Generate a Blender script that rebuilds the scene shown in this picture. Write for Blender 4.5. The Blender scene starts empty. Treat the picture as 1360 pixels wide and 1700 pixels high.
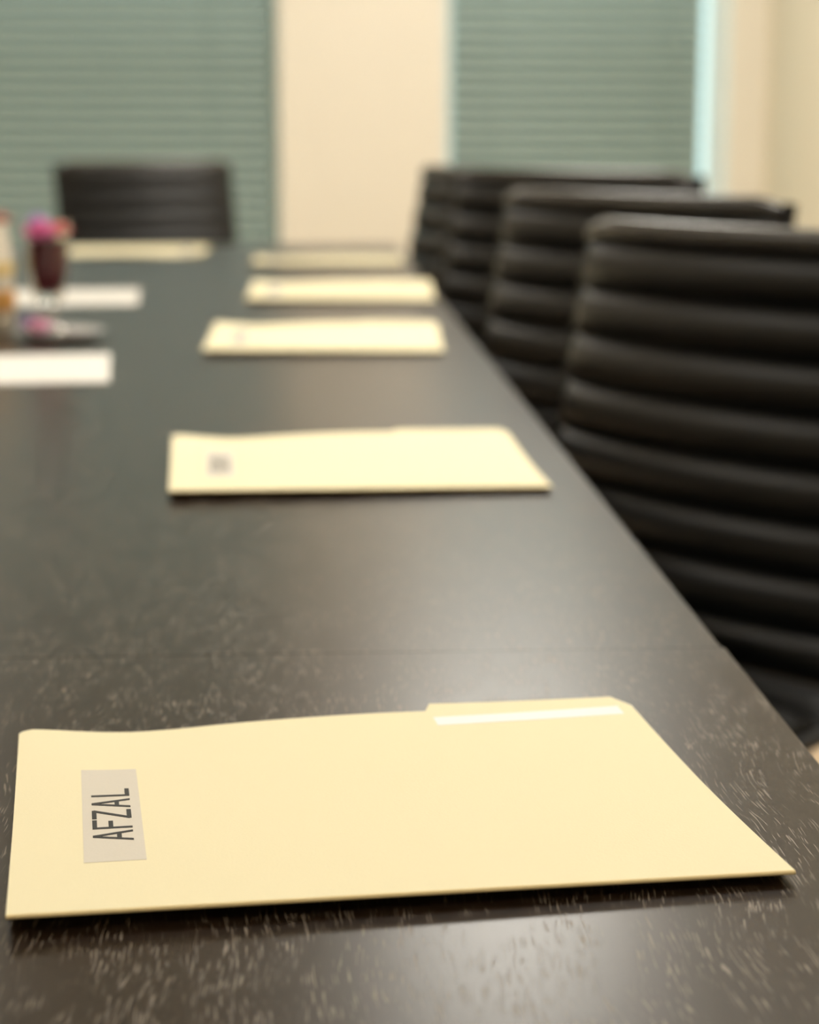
import bpy, bmesh, math, random
from mathutils import Vector, Matrix
random.seed(7)
S = bpy.context.scene
COL = S.collection
R = math.radians

# ---------------------------------------------------------------- camera, world, lights, exposure
TABLE_Z = 0.74
F_PX, W_PX = 3350.0, 1360.0
cam = bpy.data.cameras.new('camera')
cam.sensor_fit = 'HORIZONTAL'
cam.sensor_width = 24.0
cam.lens = 24.0 * F_PX / W_PX
cam.clip_start = 0.02
cam.clip_end = 60
cam.dof.use_dof = True
cam.dof.focus_distance = 0.835
cam.dof.aperture_fstop = 5.7
cam_o = bpy.data.objects.new('camera', cam)
COL.objects.link(cam_o)
cam_o.location = (0, 0, TABLE_Z + 0.29)
cam_o.rotation_euler = (R(90 - 11.146), 0, R(-3.29))
S.camera = cam_o

S.view_settings.view_transform = 'Standard'
S.view_settings.look = 'None'
S.view_settings.gamma = 1
S.view_settings.use_curve_mapping = False
S.view_settings.exposure = 0.13

world = bpy.data.worlds.new('world')
S.world = world
world.use_nodes = True
world.node_tree.nodes['Background'].inputs[0].default_value = (0.66, 0.86, 0.82, 1)
world.node_tree.nodes['Background'].inputs[1].default_value = 1.5

# the room's ceiling panels: (x, y, emission strength)
PANEL_LIGHTS = [(0.62, 5.6, 20), (-1.45, 5.6, 8), (0.62, 2.3, 19), (-1.45, 2.3, 4.5), (0.62, -0.3, 5), (-1.45, -0.3, 2)]
PANEL_COLOR = (1.0, 0.955, 0.865, 1)
CEIL_Z = 2.7

# ---------------------------------------------------------------- helpers
def link(o, parent=None):
    COL.objects.link(o)
    if parent is not None:
        o.parent = parent
    return o

def finish(name, bm, mat, parent=None, smooth=False, loc=None):
    bmesh.ops.recalc_face_normals(bm, faces=bm.faces)
    me = bpy.data.meshes.new(name)
    bm.to_mesh(me)
    bm.free()
    if smooth:
        for p in me.polygons:
            p.use_smooth = True
        me.set_sharp_from_angle(angle=R(42))
    me.materials.append(mat)
    o = bpy.data.objects.new(name, me)
    if loc:
        o.location = loc
    return link(o, parent)

def tag(o, label=None, cat=None, group=None, kind=None):
    if label: o['label'] = label
    if cat: o['category'] = cat
    if group: o['group'] = group
    if kind: o['kind'] = kind
    return o

def empty(name, label, cat, loc=(0, 0, 0), rz=0.0, group=None):
    o = bpy.data.objects.new(name, None)
    o.empty_display_size = 0.1
    link(o)
    o.location = loc
    o.rotation_euler = (0, 0, rz)
    return tag(o, label, cat, group)

def box(bm, x0, x1, y0, y1, z0, z1, bev=0.0, mtx=None):
    g = bmesh.ops.create_cube(bm, size=1)
    vs = g['verts']
    for v in vs:
        v.co = Vector(((x0 + x1) / 2 + v.co.x * (x1 - x0), (y0 + y1) / 2 + v.co.y * (y1 - y0), (z0 + z1) / 2 + v.co.z * (z1 - z0)))
    if bev > 0:
        es = list({e for v in vs for e in v.link_edges})
        r = bmesh.ops.bevel(bm, geom=es, offset=bev, segments=3, profile=0.5, affect='EDGES')
        vs = list({v for f in r['faces'] for v in f.verts} | {v for v in vs if v.is_valid})
    if mtx is not None:
        bmesh.ops.transform(bm, matrix=mtx, verts=[v for v in vs if v.is_valid])
    return bm

def tube(bm, pts, rad, n=10, cap=True):
    """swept round tube along a list of points"""
    pts = [Vector(p) for p in pts]
    rads = rad if isinstance(rad, (list, tuple)) else [rad] * len(pts)
    rings = []
    prev = None
    for i, p in enumerate(pts):
        d = (pts[min(i + 1, len(pts) - 1)] - pts[max(i - 1, 0)]).normalized()
        if prev is None:
            a = d.orthogonal().normalized()
        else:
            a = (prev - d * prev.dot(d)).normalized()
        prev = a
        b = d.cross(a)
        rings.append([bm.verts.new(p + (a * math.cos(2 * math.pi * k / n) + b * math.sin(2 * math.pi * k / n)) * rads[i]) for k in range(n)])
    for r0, r1 in zip(rings, rings[1:]):
        for k in range(n):
            bm.faces.new((r0[k], r0[(k + 1) % n], r1[(k + 1) % n], r1[k]))
    if cap:
        bm.faces.new(rings[0][::-1])
        bm.faces.new(rings[-1])
    return bm

def lathe(bm, prof, n=40, origin=(0, 0, 0)):
    ox, oy, oz = origin
    rings = []
    for r, z in prof:
        if r < 1e-5:
            rings.append([bm.verts.new((ox, oy, oz + z))])
        else:
            rings.append([bm.verts.new((ox + r * math.cos(2 * math.pi * k / n), oy + r * math.sin(2 * math.pi * k / n), oz + z)) for k in range(n)])
    for a, b in zip(rings, rings[1:]):
        for k in range(n):
            k2 = (k + 1) % n
            if len(a) == 1 and len(b) == 1: continue
            if len(a) == 1: bm.faces.new((a[0], b[k2], b[k]))
            elif len(b) == 1: bm.faces.new((a[k], a[k2], b[0]))
            else: bm.faces.new((a[k], a[k2], b[k2], b[k]))
    return bm

# ---------------------------------------------------------------- materials
def mat(name, color=(0.5, 0.5, 0.5), rough=0.5, metal=0.0, noise=0.0, nscale=8.0, bump=0.0, bscale=200.0, trans=0.0, ior=1.45, spec=0.5, sheen=0.0, emit=None, estr=0.0, coat=0.0, sss=0.0):
    m = bpy.data.materials.new(name)
    m.use_nodes = True
    nt = m.node_tree
    b = nt.nodes['Principled BSDF']
    b.inputs['Base Color'].default_value = (*color, 1)
    b.inputs['Roughness'].default_value = rough
    b.inputs['Metallic'].default_value = metal
    b.inputs['IOR'].default_value = ior
    b.inputs['Transmission Weight'].default_value = trans
    b.inputs['Specular IOR Level'].default_value = spec
    b.inputs['Sheen Weight'].default_value = sheen
    b.inputs['Coat Weight'].default_value = coat
    if emit:
        b.inputs['Emission Color'].default_value = (*emit, 1)
        b.inputs['Emission Strength'].default_value = estr
    tc = nt.nodes.new('ShaderNodeTexCoord')
    if noise > 0:
        n = nt.nodes.new('ShaderNodeTexNoise')
        n.inputs['Scale'].default_value = nscale
        n.inputs['Detail'].default_value = 4
        nt.links.new(tc.outputs['Object'], n.inputs['Vector'])
        mx = nt.nodes.new('ShaderNodeMix'); mx.data_type = 'RGBA'
        mx.inputs['A'].default_value = (*[max(0, c * (1 - noise)) for c in color], 1)
        mx.inputs['B'].default_value = (*[min(1, c * (1 + noise)) for c in color], 1)
        nt.links.new(n.outputs['Fac'], mx.inputs['Factor'])
        nt.links.new(mx.outputs['Result'], b.inputs['Base Color'])
    if bump > 0:
        n2 = nt.nodes.new('ShaderNodeTexNoise')
        n2.inputs['Scale'].default_value = bscale
        n2.inputs['Detail'].default_value = 3
        nt.links.new(tc.outputs['Object'], n2.inputs['Vector'])
        bp = nt.nodes.new('ShaderNodeBump')
        bp.inputs['Strength'].default_value = bump
        bp.inputs['Distance'].default_value = 0.001
        nt.links.new(n2.outputs['Fac'], bp.inputs['Height'])
        nt.links.new(bp.outputs['Normal'], b.inputs['Normal'])
    return m

def wood_mat():
    """espresso stained oak veneer: open pores running along the table (Y)"""
    m = bpy.data.materials.new('espresso_wood')
    m.use_nodes = True
    nt = m.node_tree; L = nt.links.new
    b = nt.nodes['Principled BSDF']
    tc = nt.nodes.new('ShaderNodeTexCoord')
    # gentle wandering of the grain
    wn = nt.nodes.new('ShaderNodeTexNoise'); wn.inputs['Scale'].default_value = 9; wn.inputs['Detail'].default_value = 2
    L(tc.outputs['Object'], wn.inputs['Vector'])
    sub = nt.nodes.new('ShaderNodeVectorMath'); sub.operation = 'SUBTRACT'; sub.inputs[1].default_value = (0.5, 0.5, 0.5)
    L(wn.outputs['Color'], sub.inputs[0])
    sc = nt.nodes.new('ShaderNodeVectorMath'); sc.operation = 'MULTIPLY'; sc.inputs[1].default_value = (0.02, 0.0, 0)
    L(sub.outputs[0], sc.inputs[0])
    ad = nt.nodes.new('ShaderNodeVectorMath'); ad.operation = 'ADD'
    L(tc.outputs['Object'], ad.inputs[0]); L(sc.outputs[0], ad.inputs[1])
    def stretched(sx, sy, detail, scale=1.0):
        mp = nt.nodes.new('ShaderNodeMapping')
        mp.inputs['Scale'].default_value = (sx, sy, 30)
        L(ad.outputs[0], mp.inputs['Vector'])
        n = nt.nodes.new('ShaderNodeTexNoise'); n.inputs['Scale'].default_value = scale; n.inputs['Detail'].default_value = detail
        L(mp.outputs[0], n.inputs['Vector'])
        return n
    pores = stretched(1500, 72, 0.5)
    pr = nt.nodes.new('ShaderNodeMapRange')
    pr.inputs['From Min'].default_value = 0.628; pr.inputs['From Max'].default_value = 0.675
    L(pores.outputs['Fac'], pr.inputs['Value'])
    # pores come in patches
    patch = stretched(60, 22, 2)
    pp = nt.nodes.new('ShaderNodeMapRange')
    pp.inputs['From Min'].default_value = 0.36; pp.inputs['From Max'].default_value = 0.54
    L(patch.outputs['Fac'], pp.inputs['Value'])
    pm = nt.nodes.new('ShaderNodeMath'); pm.operation = 'MULTIPLY'
    L(pr.outputs[0], pm.inputs[0]); L(pp.outputs[0], pm.inputs[1])
    fine = stretched(240, 6, 4)
    c1 = nt.nodes.new('ShaderNodeMix'); c1.data_type = 'RGBA'
    c1.inputs['A'].default_value = (0.010, 0.0050, 0.0026, 1)
    c1.inputs['B'].default_value = (0.023, 0.0125, 0.007, 1)
    L(fine.outputs['Fac'], c1.inputs['Factor'])
    c2 = nt.nodes.new('ShaderNodeMix'); c2.data_type = 'RGBA'
    c2.inputs['B'].default_value = (0.19, 0.155, 0.118, 1)
    L(c1.outputs['Result'], c2.inputs['A']); L(pm.outputs[0], c2.inputs['Factor'])
    L(c2.outputs['Result'], b.inputs['Base Color'])
    rr = nt.nodes.new('ShaderNodeMapRange')
    rr.inputs['To Min'].default_value = 0.28; rr.inputs['To Max'].default_value = 0.42
    L(pm.outputs[0], rr.inputs['Value']); L(rr.outputs[0], b.inputs['Roughness'])
    b.inputs['Specular IOR Level'].default_value = 0.38
    hs = nt.nodes.new('ShaderNodeMath'); hs.operation = 'MULTIPLY_ADD'
    hs.inputs[1].default_value = -1.0
    L(pm.outputs[0], hs.inputs[0])
    fm = nt.nodes.new('ShaderNodeMath'); fm.operation = 'MULTIPLY'; fm.inputs[1].default_value = 0.25
    L(fine.outputs['Fac'], fm.inputs[0]); L(fm.outputs[0], hs.inputs[2])
    bp = nt.nodes.new('ShaderNodeBump'); bp.inputs['Strength'].default_value = 0.22; bp.inputs['Distance'].default_value = 0.00012
    L(hs.outputs[0], bp.inputs['Height']); L(bp.outputs['Normal'], b.inputs['Normal'])
    return m

M = {}
M['wood'] = wood_mat()
M['wood_edge'] = mat('wood_edge_band', (0.030, 0.018, 0.012), 0.4, noise=0.3, nscale=60, bump=0.2, bscale=300)
M['wall'] = mat('cream_wall_paint', (0.82, 0.775, 0.675), 0.75, noise=0.015, nscale=3, bump=0.15, bscale=350)
M['side'] = mat('shaded_side_wall', (0.76, 0.69, 0.54), 0.75, noise=0.015, nscale=3, bump=0.15, bscale=350)  # wall paint again, with the right wall's warm shade put into the colour
M['ceil'] = mat('ceiling_tile', (0.80, 0.76, 0.68), 0.9, noise=0.05, nscale=60, bump=0.4, bscale=250)
M['floor'] = mat('beige_carpet', (0.62, 0.48, 0.33), 0.95, noise=0.22, nscale=180, bump=0.6, bscale=420)
M['trim'] = mat('white_trim_paint', (0.86, 0.86, 0.80), 0.45, noise=0.01)
M['blind'] = mat('sage_green_slat', (0.285, 0.350, 0.315), 0.5, noise=0.03, nscale=5)
M['blind_cord'] = mat('green_cord', (0.20, 0.28, 0.23), 0.8, noise=0.05)
M['pane'] = mat('window_glass', (0.95, 1.0, 1.0), 0.02, trans=1.0, ior=1.02)
M['manila'] = mat('manila_card', (0.92, 0.84, 0.575), 0.72, noise=0.012, nscale=500, bump=0.12, bscale=900, spec=0.3)
M['manila_in'] = mat('manila_card_back', (0.86, 0.70, 0.38), 0.8, noise=0.02, nscale=400, spec=0.3)
M['sheet'] = mat('white_paper', (0.82, 0.80, 0.745), 0.7, noise=0.01, nscale=300, spec=0.3)
M['label'] = mat('clear_name_label', (0.74, 0.69, 0.60), 0.45, noise=0.02, nscale=500, bump=0.08, bscale=900)
M['tabstrip'] = mat('white_tab_label', (0.93, 0.93, 0.93), 0.55, noise=0.01, nscale=300)
M['ink'] = mat('black_ink', (0.006, 0.007, 0.006), 0.5, noise=0.1, nscale=300)
M['leather'] = mat('black_leather', (0.0045, 0.0045, 0.0043), 0.38, noise=0.15, nscale=40, bump=0.25, bscale=380, spec=0.5)
M['seat'] = mat('black_seat_leather', (0.004, 0.004, 0.0038), 0.6, noise=0.15, nscale=40, bump=0.25, bscale=380, spec=0.25)
M['roll'] = mat('black_welt_lit_tone', (0.045, 0.042, 0.038), 0.27, noise=0.15, nscale=40, bump=0.15, bscale=380, spec=0.7)  # leather lightened in colour to stand for the ceiling light it catches
M['rail'] = mat('dark_metal_rail', (0.006, 0.006, 0.006), 0.5, metal=0.0, noise=0.1)
M['chrome'] = mat('brushed_aluminium', (0.55, 0.55, 0.54), 0.25, metal=1.0, noise=0.05, nscale=40)
M['caster'] = mat('black_plastic', (0.015, 0.015, 0.015), 0.5, noise=0.1)
M['panel_frame'] = mat('fixture_frame', (0.8, 0.8, 0.78), 0.5, noise=0.01)

# ---------------------------------------------------------------- room shell
XL, XR, YN, YF = -2.45, 1.70, -1.6, 7.3
def shell(name, boxes, m):
    bm = bmesh.new()
    for bx in boxes: box(bm, *bx)
    o = finish(name, bm, m)
    return tag(o, kind='structure')
shell('floor', [(XL - .15, XR + .15, YN - .15, YF + .3, -0.1, 0.0)], M['floor'])
shell('ceiling', [(XL - .15, XR + .15, YN - .15, YF + .3, CEIL_Z, CEIL_Z + .1)], M['ceil'])
shell('wall_left', [(XL - .15, XL, YN, YF, 0, CEIL_Z)], M['wall'])
shell('wall_right', [(XR, XR + .15, YN, YF, 0, CEIL_Z)], M['side'])
shell('wall_front', [(XL - .15, XR + .15, YN - .15, YN, 0, CEIL_Z)], M['wall'])
W1 = (-1.55, -0.035)
W2 = (0.54, 1.570)
SILL, HEAD = 0.28, 2.45
shell('wall_back', [
    (XL - .15, W1[0], YF, YF + .3, 0, CEIL_Z),
    (W1[1], W2[0], YF, YF + .3, 0, CEIL_Z),
    (W2[1], XR + .15, YF, YF + .3, 0, CEIL_Z),
    (W1[0], W1[1], YF, YF + .3, 0, SILL), (W1[0], W1[1], YF, YF + .3, HEAD, CEIL_Z),
    (W2[0], W2[1], YF, YF + .3, 0, SILL), (W2[0], W2[1], YF, YF + .3, HEAD, CEIL_Z)], M['wall'])
for nm, bx in (('baseboard_left', (XL, XL + .015, YN + .016, YF - .016, 0, .10)), ('baseboard_right', (XR - .015, XR, YN + .016, YF - .016, 0, .10)), ('baseboard_back', (XL + .001, XR - .001, YF - .015, YF, 0, .10))):
    shell(nm, [bx], M['trim'])

def window(name, x0, x1):
    fr = bmesh.new()
    y0, y1 = YF + .17, YF + .23
    t = .035
    box(fr, x0, x0 + t, y0, y1, SILL, HEAD, .004); box(fr, x1 - t, x1, y0, y1, SILL, HEAD, .004)
    box(fr, x0 + t, x1 - t, y0, y1, SILL, SILL + t, .004); box(fr, x0 + t, x1 - t, y0, y1, HEAD - t, HEAD, .004)
    w = finish(name, fr, M['trim']); tag(w, kind='structure')
    p = bmesh.new(); box(p, x0 + t, x1 - t, YF + .195, YF + .203, SILL + t, HEAD - t)
    finish('window_pane', p, M['pane'], w)
    s = bmesh.new(); box(s, x0, x1, YF - .02, y0, SILL, SILL + .02, .004)
    finish('window_sill', s, M['trim'], w)
    # painted wooden lining of the opening
    l = bmesh.new()
    box(l, x0, x0 + .008, YF + .001, y0, SILL + .02, HEAD); box(l, x1 - .008, x1, YF + .001, y0, SILL + .02, HEAD); box(l, x0 + .008, x1 - .008, YF + .001, y0, HEAD - .008, HEAD)
    finish('window_lining', l, M['trim'], w)
    return w
window('window_1', *W1)
window('window_2', *W2)

def blind(x0, x1, yc, label):
    r = empty('window_blind', label, 'blind', ((x0 + x1) / 2, yc, SILL + .03), 0, 'slatted blinds on the far wall')
    hw = (x1 - x0) / 2
    top = HEAD - SILL - .045
    h = bmesh.new(); box(h, -hw, hw, -.028, .028, top - .045, top, .004); finish('headrail', h, M['blind'], r)
    b = bmesh.new(); box(b, -hw, hw, -.025, .025, 0, .018, .005); finish('bottom_rail', b, M['blind'], r)
    s = bmesh.new()
    pitch = .0445
    n = int((top - .08) / pitch)
    for k in range(n):
        z = .045 + k * pitch
        # a shallow curved slat, tilted nearly closed
        pts = []
        for j in range(5):
            t = j / 4 - .5
            pts.append((t * .061, .006 * (1 - (2 * t) ** 2)))
        a = R(47)
        rows = []
        for sx in (-hw, hw):
            up_, dn = [], []
            for (q, c) in pts:
                for off, lst in ((.0006, up_), (-.0006, dn)):
                    cc = c + off
                    lst.append(s.verts.new((sx, q * math.cos(a) - cc * math.sin(a), z + q * math.sin(a) + cc * math.cos(a))))
            rows.append(up_ + dn[::-1])
        m_ = len(rows[0])
        for j in range(m_):
            s.faces.new((rows[0][j], rows[0][(j + 1) % m_], rows[1][(j + 1) % m_], rows[1][j]))
        s.faces.new(rows[0]); s.faces.new(rows[1][::-1])
    finish('slats', s, M['blind'], r)
    for cx in (-hw * .7, hw * .7):
        c = bmesh.new(); tube(c, [(cx, -.0285, .015), (cx, -.0285, top - .02)], .0014, 6)
        finish('ladder_cord', c, M['blind_cord'], r, True)
    return r
blind(W1[0] + .02, W1[1] - .030, YF + .10, 'wide sage green slatted blind in left window behind the head chair')
blind(W2[0] + .034, 1.482, YF + .10, 'narrower sage green slatted blind in right window beyond the row of chairs')

# ceiling panels
EM = {}
for i, (x, y, st) in enumerate(PANEL_LIGHTS):
    if st not in EM:
        EM[st] = mat('panel_glow', (0.8, 0.8, 0.8), 0.6, emit=PANEL_COLOR[:3], estr=st)
    where = ('right' if x > 0 else 'left') + ' row, ' + ('nearest the windows' if y > 4 else 'above the middle of the table' if y > 1 else 'behind the camera')
    t = empty('ceiling_light', 'recessed rectangular ceiling light panel, ' + where, 'ceiling light', (x, y, CEIL_Z), 0, 'recessed ceiling light panels')
    f = bmesh.new()
    box(f, -.32, -.29, -.62, .62, -.02, 0); box(f, .29, .32, -.62, .62, -.02, 0)
    box(f, -.29, .29, -.62, -.59, -.02, 0); box(f, -.29, .29, .59, .62, -.02, 0)
    finish('frame', f, M['panel_frame'], t)
    d = bmesh.new(); box(d, -.29, .29, -.59, .59, -.012, -.004); finish('diffuser', d, EM[st], t)

# ---------------------------------------------------------------- table
TX0, TX1, TY0, TY1, SEAM = -1.0, 0.235, -0.75, 4.64, 1.072
tb = empty('conference_table', 'long dark espresso conference table with open wood grain', 'table', ((TX0 + TX1) / 2, (TY0 + TY1) / 2, 0))
cx, cy = (TX0 + TX1) / 2, (TY0 + TY1) / 2
def top_part(y0, y1, dx):
    b = bmesh.new()
    box(b, TX0 - cx, TX1 + dx - cx, y0 - cy, y1 - cy, TABLE_Z - .035, TABLE_Z, .0004)
    return finish('tabletop', b, M['wood'], tb)
top_part(TY0, SEAM, .0018)
top_part(SEAM + .0001, 2.9, 0)
top_part(2.9006, TY1, 0)
ap = bmesh.new()
box(ap, -.40, .40, TY0 + .5 - cy, TY1 - .5 - cy, TABLE_Z - .095, TABLE_Z - .035, .004)
finish('apron', ap, M['wood_edge'], tb)
for yy in (0.0, 2.0, 3.95):
    pb = bmesh.new()
    box(pb, -.28, .28, yy - cy - .05, yy - cy + .05, .03, TABLE_Z - .095, .006)
    pd = finish('pedestal', pb, M['wood_edge'], tb)
    fb = bmesh.new(); box(fb, -.34, .34, yy - cy - .10, yy - cy + .10, 0, .03, .006)
    finish('foot_plate', fb, M['wood_edge'], pd)

# ---------------------------------------------------------------- manila folders
FW, FD, FT = 0.2972, 0.2335, 0.2455
def sheet_z(u, v, amp):
    """height of the top leaf above the table: the fold edge springs up, the far edge is slightly wavy"""
    s = v / FD
    fold = 0.0078 - 0.0022 * (u / FW)
    z = 0.0038 + (fold - 0.0038) * max(0.0, 1 - s / 0.62) ** 1.7
    z += amp * 0.0022 * max(0, s - .45) / .55 * (math.exp(-((u - 0.0) / .03) ** 2) * .9 - 1.1 * math.exp(-((u - .055) / .04) ** 2) + .5 * math.exp(-((u - .17) / .05) ** 2))
    z -= amp * 0.0016 * math.sin(math.pi * min(1, s)) * (u / FW) ** 3
    return z
def back_z(u, v):
    s = v / FD
    fold = 0.0078 - 0.0022 * (u / FW)
    return 0.0007 + (fold - 0.0021) * max(0.0, 1 - s / 0.16) ** 2
def grid_leaf(bm, nu, nv, umin, umax, vfun0, vfun1, zf, th):
    top, bot = [], []
    for i in range(nu + 1):
        u = umin + (umax - umin) * i / nu
        a, b = vfun0(u), vfun1(u)
        top.append([]); bot.append([])
        for j in range(nv + 1):
            v = a + (b - a) * j / nv
            z = zf(u, v)
            top[-1].append(bm.verts.new((u, v, z)))
            bot[-1].append(bm.verts.new((u, v, z - th)))
    for i in range(nu):
        for j in range(nv):
            bm.faces.new((top[i][j], top[i + 1][j], top[i + 1][j + 1], top[i][j + 1]))
            bm.faces.new((bot[i][j], bot[i][j + 1], bot[i + 1][j + 1], bot[i + 1][j]))
    for i in range(nu):
        bm.faces.new((top[i][0], bot[i][0], bot[i + 1][0], top[i + 1][0]))
        bm.faces.new((top[i][nv], top[i + 1][nv], bot[i + 1][nv], bot[i][nv]))
    for j in range(nv):
        bm.faces.new((top[0][j], top[0][j + 1], bot[0][j + 1], bot[0][j]))
        bm.faces.new((top[nu][j], bot[nu][j], bot[nu][j + 1], top[nu][j + 1]))
def far_edge(u):
    v = FD
    if u < .006: v = FD - .007 + .007 * (u / .006) ** .5           # rounded far corner
    if u > .1945: v = FD + min(1, (u - .1945) / .004) * (FT - FD)   # tab on the right third
    if u > .2905: v = FT - (u - .2905) / (FW - .2905) * .016
    return v
def text_AFZAL(bm, zf):
    # strokes in label space: u = from letter top (.0321) to baseline (.0482), v = reading direction
    T, B_, w = .0321, .0483, .0020
    def quad(p):
        vs = [bm.verts.new((a, b, zf(a, b) + .00030)) for a, b in p]
        ws = [bm.verts.new((a, b, zf(a, b) + .00010)) for a, b in p]
        n = len(vs)
        bm.faces.new(vs); bm.faces.new(ws[::-1])
        for k in range(n):
            bm.faces.new((vs[k], ws[k], ws[(k + 1) % n], vs[(k + 1) % n]))
    def bar(a0, b0, a1, b1, t=w):
        # a thick line between two points; its ends are cut square to u or v
        du, dv = a1 - a0, b1 - b0
        if abs(du) > abs(dv):
            h = t / 2 * math.hypot(du, dv) / abs(du)
            quad([(a0, b0 - h), (a1, b1 - h), (a1, b1 + h), (a0, b0 + h)])
        else:
            h = t / 2
            quad([(a0 - h, b0), (a1 - h, b1), (a1 + h, b1), (a0 + h, b0)])
    t2 = .0019
    def A(v0, v1):
        m_ = (v0 + v1) / 2
        bar(B_, v0 + w / 2, T, m_ - .0001); bar(B_, v1 - w / 2, T, m_ + .0001)
        bar(.0427, v0 + (m_ - v0) * .40, .0427, v1 - (v1 - m_) * .40, t2)
    A(.0770, .0897)
    bar(T, .0936, B_, .0936); bar(T + t2 / 2, .0930, T + t2 / 2, .1038, t2); bar(.0396, .0930, .0396, .1022, t2)
    bar(T + t2 / 2, .1055, T + t2 / 2, .1166, t2); bar(B_ - t2 / 2, .1052, B_ - t2 / 2, .1166, t2)
    bar(T + .0008, .1159, B_ - .0008, .1059)
    A(.1196, .1316)
    bar(T, .1364, B_, .1364); bar(B_ - t2 / 2, .1358, B_ - t2 / 2, .1456, t2)
def text_blurred(bm, zf):
    # soft, unreadable lettering far out of focus: plain upright strokes
    v = .078
    for k, (wd, cross) in enumerate(((.0022, .5), (.0022, .0), (.0022, 1.0), (.0022, .5), (.0022, .2), (.0022, .8), (.0022, .3))):
        for a0, a1, b0, b1 in ((.0321, .0483, v, v + wd), (.0321 + cross * .013, .0321 + cross * .013 + .0026, v, v + .0075)):
            vs = [bm.verts.new((a, b, zf(a, b) + .00030)) for a, b in ((a0, b0), (a1, b0), (a1, b1), (a0, b1))]
            bm.faces.new(vs)
        v += .0098
    r = bmesh.ops.extrude_face_region(bm, geom=list(bm.faces))
    bmesh.ops.translate(bm, vec=(0, 0, -.0002), verts=[e for e in r['geom'] if isinstance(e, bmesh.types.BMVert)])
def folder(ox, oy, yaw, label, near=False, text='blur', strip=True, amp=1.0, lift=0.0):
    f = empty('manila_folder', label, 'folder', (ox, oy, TABLE_Z), yaw, 'manila folders laid out on the table')
    zf = lambda u, v: sheet_z(u, v, amp) + lift * max(0, v / FD)
    nu, nv = (96, 40) if near else (48, 12)
    # back leaf (under)
    b = bmesh.new()
    grid_leaf(b, nu, nv, 0.0005, FW, lambda u: 0.0, lambda u: FD - .001, back_z, .0004)
    finish('back_cover', b, M['manila_in'], f, True)
    p = bmesh.new()
    grid_leaf(p, 12, 10, .010, FW - .010, lambda u: .006, lambda u: FD - .032, lambda u, v: back_z(u, v) + .0009, .0006)
    finish('paper_sheets', p, M['sheet'], f)
    # top leaf with the tab; breakpoints chosen so the tab's step is crisp
    t = bmesh.new()
    grid_leaf(t, 400 if near else 120, nv, 0.0, FW, lambda u: 0.0, far_edge, zf, .00035)
    finish('front_cover', t, M['manila'], f, True)
    # rounded fold joining the leaves
    k = bmesh.new()
    rings = []
    for i in range(41):
        u = FW * i / 40
        zt, zb = zf(u, 0), back_z(u, 0) - .0004
        r_ = (zt - zb) / 2
        rings.append([k.verts.new((u, -abs(math.cos(a)) * .0011, (zt + zb) / 2 + r_ * math.sin(a))) for a in [math.pi / 2 - math.pi * q / 8 for q in range(9)]])
    for r0, r1 in zip(rings, rings[1:]):
        for q in range(8): k.faces.new((r0[q], r1[q], r1[q + 1], r0[q + 1]))
    fo = finish('fold', k, M['manila_in'], f, True)
    # name label
    l = bmesh.new()
    grid_leaf(l, 6, 12, .0282, .0524, lambda u: .0528, lambda u: .1736, lambda u, v: zf(u, v) + .00014, .00012)
    lo = finish('name_label', l, M['label'], f, True)
    lo['label'] = 'translucent grey name label with black capital letters' if near else 'pale grey name label'
    x = bmesh.new()
    (text_AFZAL if text == 'AFZAL' else text_blurred)(x, zf)
    finish('lettering', x, M['ink'], lo)
    if strip:
        s = bmesh.new()
        lo_ = lambda u: .2105 + (u - .196) / .094 * .0065
        grid_leaf(s, 24, 3, .1965, .2900, lo_, lambda u: lo_(u) + .0125, lambda u, v: zf(u, v) + .00013, .00012)
        so = finish('tab_label', s, M['tabstrip'], f, True)
        so['label'] = 'blank white strip label'
    return f
folder(-0.1057, 0.6908, 0.1099, 'manila folder in sharp focus, nearest the camera, name label reading AFZAL', near=True, text='AFZAL')
folder(-0.0970, 1.5270, 0.0452, 'manila folder second from the camera, blurred, alone in the middle of the table', strip=False, lift=.009)
def by_center(cx_, cy_, yaw):
    c, s = math.cos(yaw), math.sin(yaw)
    return cx_ - (.1486 * c - .118 * s), cy_ - (.1486 * s + .118 * c)
folder(*by_center(.0400, 2.590, -.035), -.035, 'bright blurred manila folder, third from the camera, nearest of the far group of three', strip=False, lift=.012)
folder(*by_center(.0780, 3.285, -.035), -.035, 'blurred manila folder between two others, middle one of the far group of three', strip=False, lift=.012)
folder(*by_center(.0700, 4.060, -.035), -.035, 'pale blurred manila folder farthest along the right side, before the cream column', strip=False)
folder(*by_center(-.3350, 4.360, math.pi - .04), math.pi - .04, 'darker blurred manila folder at the table head, before the black head chair', strip=False, text='blur')

# ---------------------------------------------------------------- white papers on the left
def paper_stack(cx_, cy_, yaw, w, d, n, label):
    t = empty('paper_sheet', label, 'paper', (cx_, cy_, TABLE_Z), yaw, 'white papers on the left of the table')
    b = bmesh.new()
    for k in range(n):
        o = (random.uniform(-.0006, .0006), random.uniform(-.0006, .0006))
        box(b, -w / 2 + o[0], w / 2 + o[0], -d / 2 + o[1], d / 2 + o[1], k * .00032, k * .00032 + .00030)
    finish('pages', b, M['sheet'], t)
    st = bmesh.new(); tube(st, [(-w / 2 + .012, d / 2 - .012, n * .00032 + .0003), (-w / 2 + .024, d / 2 - .018, n * .00032 + .0003)], .0003, 6)
    finish('staple', st, M['chrome'], t)
    return t
paper_stack(-.325, 2.348, .083, .222, .270, 5, 'bright white paper lying at left edge, in front of the vase of pink flowers')
paper_stack(-.360, 3.285, .06, .222, .279, 5, 'white paper lying behind the vase of pink flowers')

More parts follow.
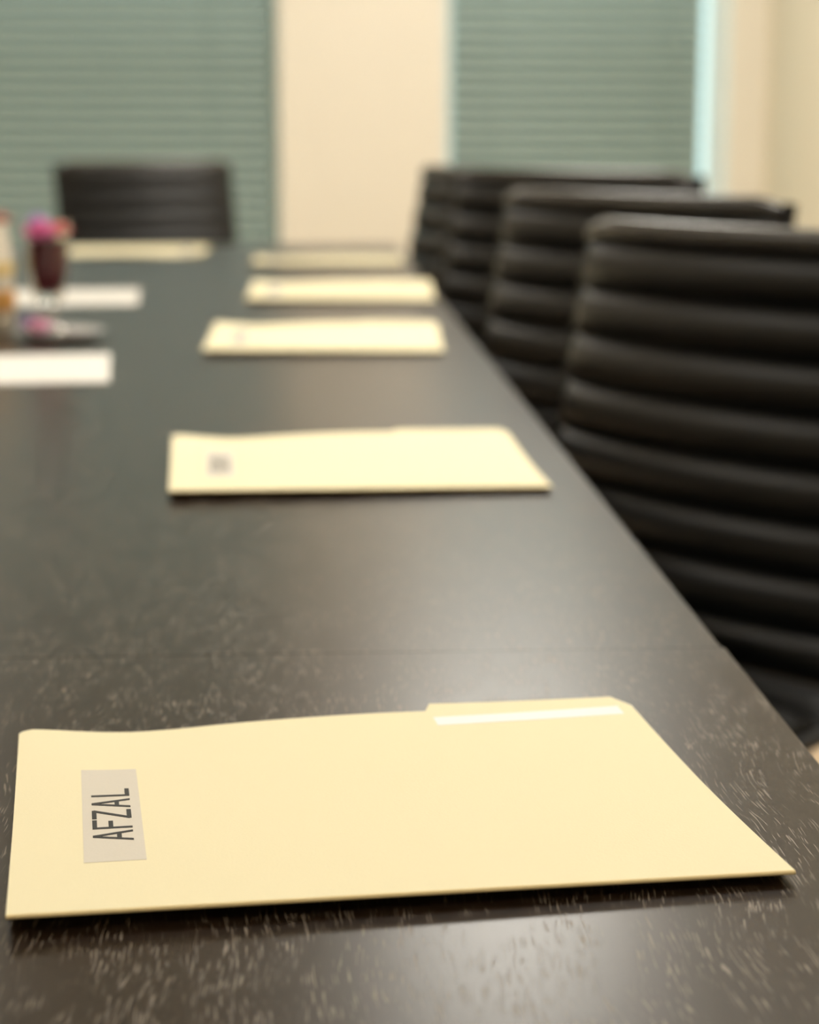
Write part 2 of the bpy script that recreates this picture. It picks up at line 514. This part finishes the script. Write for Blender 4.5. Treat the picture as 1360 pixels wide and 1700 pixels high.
# ---------------------------------------------------------------- chairs
PROFILE = [(.252, .912), (.243, .86), (.228, .79), (.211, .71), (.194, .63), (.178, .56), (.160, .505), (.132, .470), (.09, .453), (0, .444), (-.08, .440), (-.15, .446), (-.20, .446), (-.232, .432), (-.248, .405)]
def catmull(pts, n=14):
    out = []
    P = [pts[0]] + pts + [pts[-1]]
    for i in range(1, len(P) - 2):
        for k in range(n):
            t = k / n
            out.append(tuple(.5 * (2 * P[i][d] + (P[i + 1][d] - P[i - 1][d]) * t + (2 * P[i - 1][d] - 5 * P[i][d] + 4 * P[i + 1][d] - P[i + 2][d]) * t * t + (3 * P[i][d] - P[i - 1][d] - 3 * P[i + 1][d] + P[i + 2][d]) * t ** 3) for d in (0, 1)))
    out.append(pts[-1])
    return out
PATH = catmull(PROFILE)
CUM = [0]
for a_, b_ in zip(PATH, PATH[1:]): CUM.append(CUM[-1] + math.dist(a_, b_))
def path_at(s):
    s = max(0, min(CUM[-1], s))
    for i in range(len(CUM) - 1):
        if CUM[i + 1] >= s: break
    t = (s - CUM[i]) / (CUM[i + 1] - CUM[i])
    a, b = PATH[i], PATH[i + 1]
    d = Vector((b[0] - a[0], b[1] - a[1])).normalized()
    return a[0] + (b[0] - a[0]) * t, a[1] + (b[1] - a[1]) * t, d
CW = .240
RIB = .0575
def sling(s0, s1, name, m, parent):
    """ribbed upholstery between two arc lengths, padded on the sitter's side"""
    bm = bmesh.new()
    nr = max(1, round((s1 - s0) / RIB))
    per = 10
    xs = [-1, -.985, -.95, -.88, -.75, -.55, -.3, 0, .3, .55, .75, .88, .95, .985, 1]
    F, B = [], []
    for i in range(nr * per + 1):
        s = s0 + (s1 - s0) * i / (nr * per)
        y, z, d = path_at(s)
        n = Vector((d.y, -d.x))            # candidate normal
        if n.x > 0 and abs(n.x) > abs(n.y): n = -n
        if abs(n.y) >= abs(n.x) and n.y < 0: n = -n
        t = (i % per) / per
        pad = max(0.0, math.sin(math.pi * t)) ** .62
        fr, br = [], []
        for q in xs:
            e = (1 - abs(q) ** 16)
            bow = .032 * (1 - abs(q) ** 2.0) * (1 if z > .5 else max(0, (z - .44) / .06))
            hf = .003 + .0175 * pad * (e ** .5) - 0
            hb = .004 + .006 * pad * e
            x = q * CW
            fr.append(bm.verts.new((x, y + n.x * (hf + bow), z + n.y * hf)))
            br.append(bm.verts.new((x, y + n.x * (-hb + bow * .9), z - n.y * hb)))
        F.append(fr); B.append(br)
    N = len(xs)
    for i in range(len(F) - 1):
        for j in range(N - 1):
            bm.faces.new((F[i][j], F[i][j + 1], F[i + 1][j + 1], F[i + 1][j]))
            bm.faces.new((B[i][j], B[i + 1][j], B[i + 1][j + 1], B[i][j + 1]))
        bm.faces.new((F[i][0], F[i + 1][0], B[i + 1][0], B[i][0]))
        bm.faces.new((F[i][-1], B[i][-1], B[i + 1][-1], F[i + 1][-1]))
    for e in (0, -1):
        for j in range(N - 1):
            bm.faces.new((F[e][j], B[e][j], B[e][j + 1], F[e][j + 1]))
    return finish(name, bm, m, parent, True)
def make_chair():
    c = empty('office_chair', '', 'chair')
    # arc length where the back meets the seat
    sb = next(CUM[i] for i, p in enumerate(PATH) if p[1] < .476)
    sling(.022, sb, 'backrest', M['leather'], c)
    sling(sb + .004, CUM[-1] - .004, 'seat', M['seat'], c)
    y, z, _ = path_at(.008)
    w = bmesh.new()
    pts = []
    for k in range(17):
        q = -1 + k / 8
        pts.append((q * CW, y - .032 * (1 - abs(q) ** 2.0) - .004, z - (0.006 if abs(q) > .99 else 0)))
    tube(w, pts, [.010] + [.0135] * 15 + [.010], 12)
    finish('top_roll', w, M['roll'], c, True)
    for sx in (-1, 1):
        r_ = bmesh.new()
        pp = []
        for k in range(26):
            yy, zz, d = path_at(.004 + (CUM[-1] - .02) * k / 25)
            pp.append((sx * (CW + .006), yy + (.006 if zz > .5 else 0), zz - (.004 if zz < .5 else 0)))
        tube(r_, pp, .0085, 8)
        finish('side_rail', r_, M['rail'], c, True)
    st = bmesh.new()
    tube(st, [(-CW, -.02, .428), (-.12, -.01, .405), (0, 0, .398), (.12, -.01, .405), (CW, -.02, .428)], .011, 10)
    tube(st, [(-CW, .06, .435), (-.12, .03, .405), (0, .02, .398), (.12, .03, .405), (CW, .06, .435)], .011, 10)
    finish('seat_bracket', st, M['chrome'], c, True)
    tb_ = bmesh.new(); tube(tb_, [(-CW - .002, .222, .72), (0, .245, .725), (CW + .002, .222, .72)], .008, 8)
    finish('back_stretcher', tb_, M['chrome'], c, True)
    gc = bmesh.new(); lathe(gc, [(0, .10), (.026, .10), (.026, .25), (.015, .252), (.015, .395), (0, .395)], 20)
    finish('gas_column', gc, M['chrome'], c, True)
    hb = bmesh.new(); lathe(hb, [(0, .075), (.032, .075), (.036, .09), (.030, .115), (0, .115)], 20)
    finish('base_hub', hb, M['chrome'], c, True)
    for k in range(5):
        a = math.radians(72 * k + 18)
        ca, sa = math.cos(a), math.sin(a)
        lg = bmesh.new()
        tube(lg, [(ca * .02, sa * .02, .098), (ca * .13, sa * .13, .085), (ca * .245, sa * .245, .066)], [.016, .013, .009], 8)
        lo = finish('base_leg', lg, M['chrome'], c, True)
        cs = bmesh.new()
        px, py = ca * .245, sa * .245
        for off in (-.011, .011):
            tube(cs, [(px - sa * (off - .006), py + ca * (off - .006), .0255), (px - sa * (off + .006), py + ca * (off + .006), .0255)], .0255, 16)
        tube(cs, [(px, py, .026), (px, py, .064)], .006, 8)
        finish('caster', cs, M['caster'], lo)
    return c
def copy_tree(o, parent=None):
    c = o.copy(); COL.objects.link(c)
    if parent is not None: c.parent = parent
    for ch in [x for x in bpy.data.objects if x.parent == o]:
        copy_tree(ch, c)
    return c
CHAIRS = [
    # far/left top corner x, y, yaw, top height, label
    (.338, 2.330, -53.0, .917, 'black ribbed chair closest to the camera, largest at the right edge'),
    (.304, 2.930, -50.0, .929, 'second black ribbed chair from the camera along the right side'),
    (.291, 3.720, -38.0, .937, 'third black ribbed chair along the right side, before the right blind'),
    (.276, 4.330, -62.0, .927, 'farthest black ribbed chair along the right side, beside the cream column'),
    (-.640, 5.55, 22.0, .908, 'black ribbed chair alone at the table head before left blind'),
]
proto = make_chair()
for i, (lx, ly, a, zt, lab) in enumerate(CHAIRS):
    c = proto if i == 0 else copy_tree(proto)
    a = R(a)
    ux = Vector((math.cos(a), math.sin(a))); uy = Vector((-math.sin(a), math.cos(a)))
    p = Vector((lx, ly)) + ux * (CW + .014) - uy * .250
    c.location = (p.x, p.y, 0)
    c.rotation_euler = (0, 0, a)
    c.scale = (1, 1, zt / .918)
    tag(c, lab, 'chair', 'black ribbed chairs around the table')

# ---------------------------------------------------------------- vase group at the left edge
M['glass'] = mat('clear_glass', (0.97, 0.97, 0.95), 0.03, trans=1.0, ior=1.30)
M['redwater'] = mat('dark_red_water', (0.10, 0.0, 0.010), 0.5, noise=0.2, nscale=40, spec=0.4)
M['pink'] = mat('pink_petal', (0.80, 0.16, 0.42), 0.55, noise=0.15, nscale=60, sheen=0.3)
M['palepink'] = mat('pale_pink_petal', (0.72, 0.36, 0.50), 0.55, noise=0.15, nscale=60)
M['coral'] = mat('coral_petal', (0.75, 0.17, 0.15), 0.55, noise=0.15, nscale=60, sheen=0.3)
M['lilac'] = mat('lilac_petal', (0.40, 0.34, 0.62), 0.55, noise=0.15, nscale=60, sheen=0.3)
M['dustyrose'] = mat('dusty_rose_petal', (0.50, 0.20, 0.15), 0.6, noise=0.15, nscale=60)
M['stem'] = mat('dark_stem', (0.035, 0.04, 0.02), 0.6, noise=0.2, nscale=40)
M['cup'] = mat('cream_ceramic', (0.86, 0.78, 0.64), 0.4, noise=0.02, nscale=20)
M['orange'] = mat('orange_glaze', (0.80, 0.42, 0.12), 0.4, noise=0.1, nscale=30)
M['yellow'] = mat('yellow_glaze', (0.85, 0.62, 0.22), 0.4, noise=0.1, nscale=30)

VX, VY = -.322, 2.69
M['saucer'] = mat('pale_grey_glaze', (0.50, 0.47, 0.45), 0.3, noise=0.02)
sc_ = bmesh.new()
lathe(sc_, [(0, 0), (.034, 0), (.040, .002), (.060, .009), (.061, .0105), (.059, .0105), (.038, .005), (0, .0045)], 48)
sc_o = finish('saucer', sc_, M['saucer'], None, True, (VX + .012, VY - .004, TABLE_Z))
tag(sc_o, 'pale grey saucer under the glass vase', 'saucer')
v = empty('glass_vase', 'small clear glass vase on a slim foot filled with dark red water', 'vase', (VX, VY, TABLE_Z + .0047))
v.scale = (1, 1, .93)
g = bmesh.new()
lathe(g, [(0, 0), (.030, 0), (.031, .003), (.020, .008), (.009, .018), (.008, .040), (.019, .052), (.026, .085), (.0295, .150), (.031, .158),
          (.0298, .158), (.0280, .150), (.0245, .090), (.0175, .062), (.0, .056)], 40)
finish('glass_body', g, M['glass'], v, True)
g = bmesh.new()
lathe(g, [(0, .0575), (.0165, .0632), (.0235, .090), (.0262, .132), (0, .132)], 32)
finish('red_water', g, M['redwater'], v, True)

def flower(name, x, y, z, r, m, label, stem_to=None, tilt=(0, 0)):
    f = empty(name, label, 'flower', (x, y, z), 0, 'flowers at the left edge of the table')
    rnd = random.Random(hash(name) % 1000 + int(x * 1e4))
    b = bmesh.new()
    for ring, (cnt, rr, lift, sz) in enumerate(((7, .62, .0, .46), (6, .36, .22, .42), (4, .14, .42, .34))):
        for k in range(cnt):
            a = 2 * math.pi * (k + .5 * ring) / cnt
            g_ = bmesh.ops.create_uvsphere(b, u_segments=10, v_segments=7, radius=1)
            mt = (Matrix.Translation((math.cos(a) * rr * r, math.sin(a) * rr * r, lift * r)) @ Matrix.Rotation(a, 4, 'Z')
                  @ Matrix.Rotation(R(-35 - 18 * ring), 4, 'Y') @ Matrix.Diagonal((sz * r, sz * r * .85, sz * r * .28, 1)))
            bmesh.ops.transform(b, matrix=mt, verts=g_['verts'])
    finish('petals', b, m, f, True)
    if stem_to is not None:
        s = bmesh.new()
        e = Vector(stem_to) - Vector((x, y, z))
        tube(s, [(0, 0, 0), (e.x * .4, e.y * .4, e.z * .5), (e.x, e.y, e.z)], .0016, 6)
        finish('stem', s, M['stem'], f, True)
    return f
T0 = TABLE_Z - .014
flower('pink_flower', VX - .006, VY - .012, T0 + .150, .026, M['pink'], 'bright pink blurred flower in the middle of the glass vase', (VX, VY - .002, T0 + .133))
flower('coral_flower', VX + .016, VY + .004, T0 + .153, .018, M['coral'], 'coral red blurred flower on the right rim of the glass vase', (VX + .004, VY + .002, T0 + .133))
flower('lilac_flower', VX - .014, VY + .018, T0 + .163, .018, M['lilac'], 'lilac blurred flower at the back of the glass vase', (VX - .003, VY + .006, T0 + .133))
flower('pink_blossom', VX - .010, VY - .036, T0 + .030, .020, M['palepink'], 'pink blossom lying on the saucer in front of the glass vase')
flower('lilac_blossom', VX - .030, VY + .016, T0 + .031, .017, M['lilac'], 'lilac blossom lying on the saucer left of the glass vase')

# cream cup cut by the left edge of the photo
KX, KY = -.424, 2.77
k = empty('ceramic_jar', 'tall cream jar with orange and yellow bands, cut off at left edge', 'jar', (KX, KY, TABLE_Z))
g = bmesh.new()
lathe(g, [(0, 0), (.040, 0), (.044, .006), (.046, .05), (.044, .11), (.039, .140), (.040, .148), (.036, .148), (.035, .138), (.040, .11), (.041, .05), (.038, .012), (0, .012)], 40)
finish('jar_body', g, M['cup'], k, True)
g = bmesh.new(); lathe(g, [(.0462, .030), (.0474, .036), (.0475, .052), (.0464, .058), (.0455, .045), (.0462, .030)], 40); finish('orange_band', g, M['orange'], k, True)
g = bmesh.new(); lathe(g, [(.0456, .078), (.0468, .082), (.0467, .090), (.0454, .094), (.0448, .086), (.0456, .078)], 40); finish('yellow_band', g, M['yellow'], k, True)
flower('dusty_flower', KX + .030, KY + .006, T0 + .163, .017, M['dustyrose'], 'dusty rose blurred flower leaning out of the cream jar', (KX + .01, KY, T0 + .02))
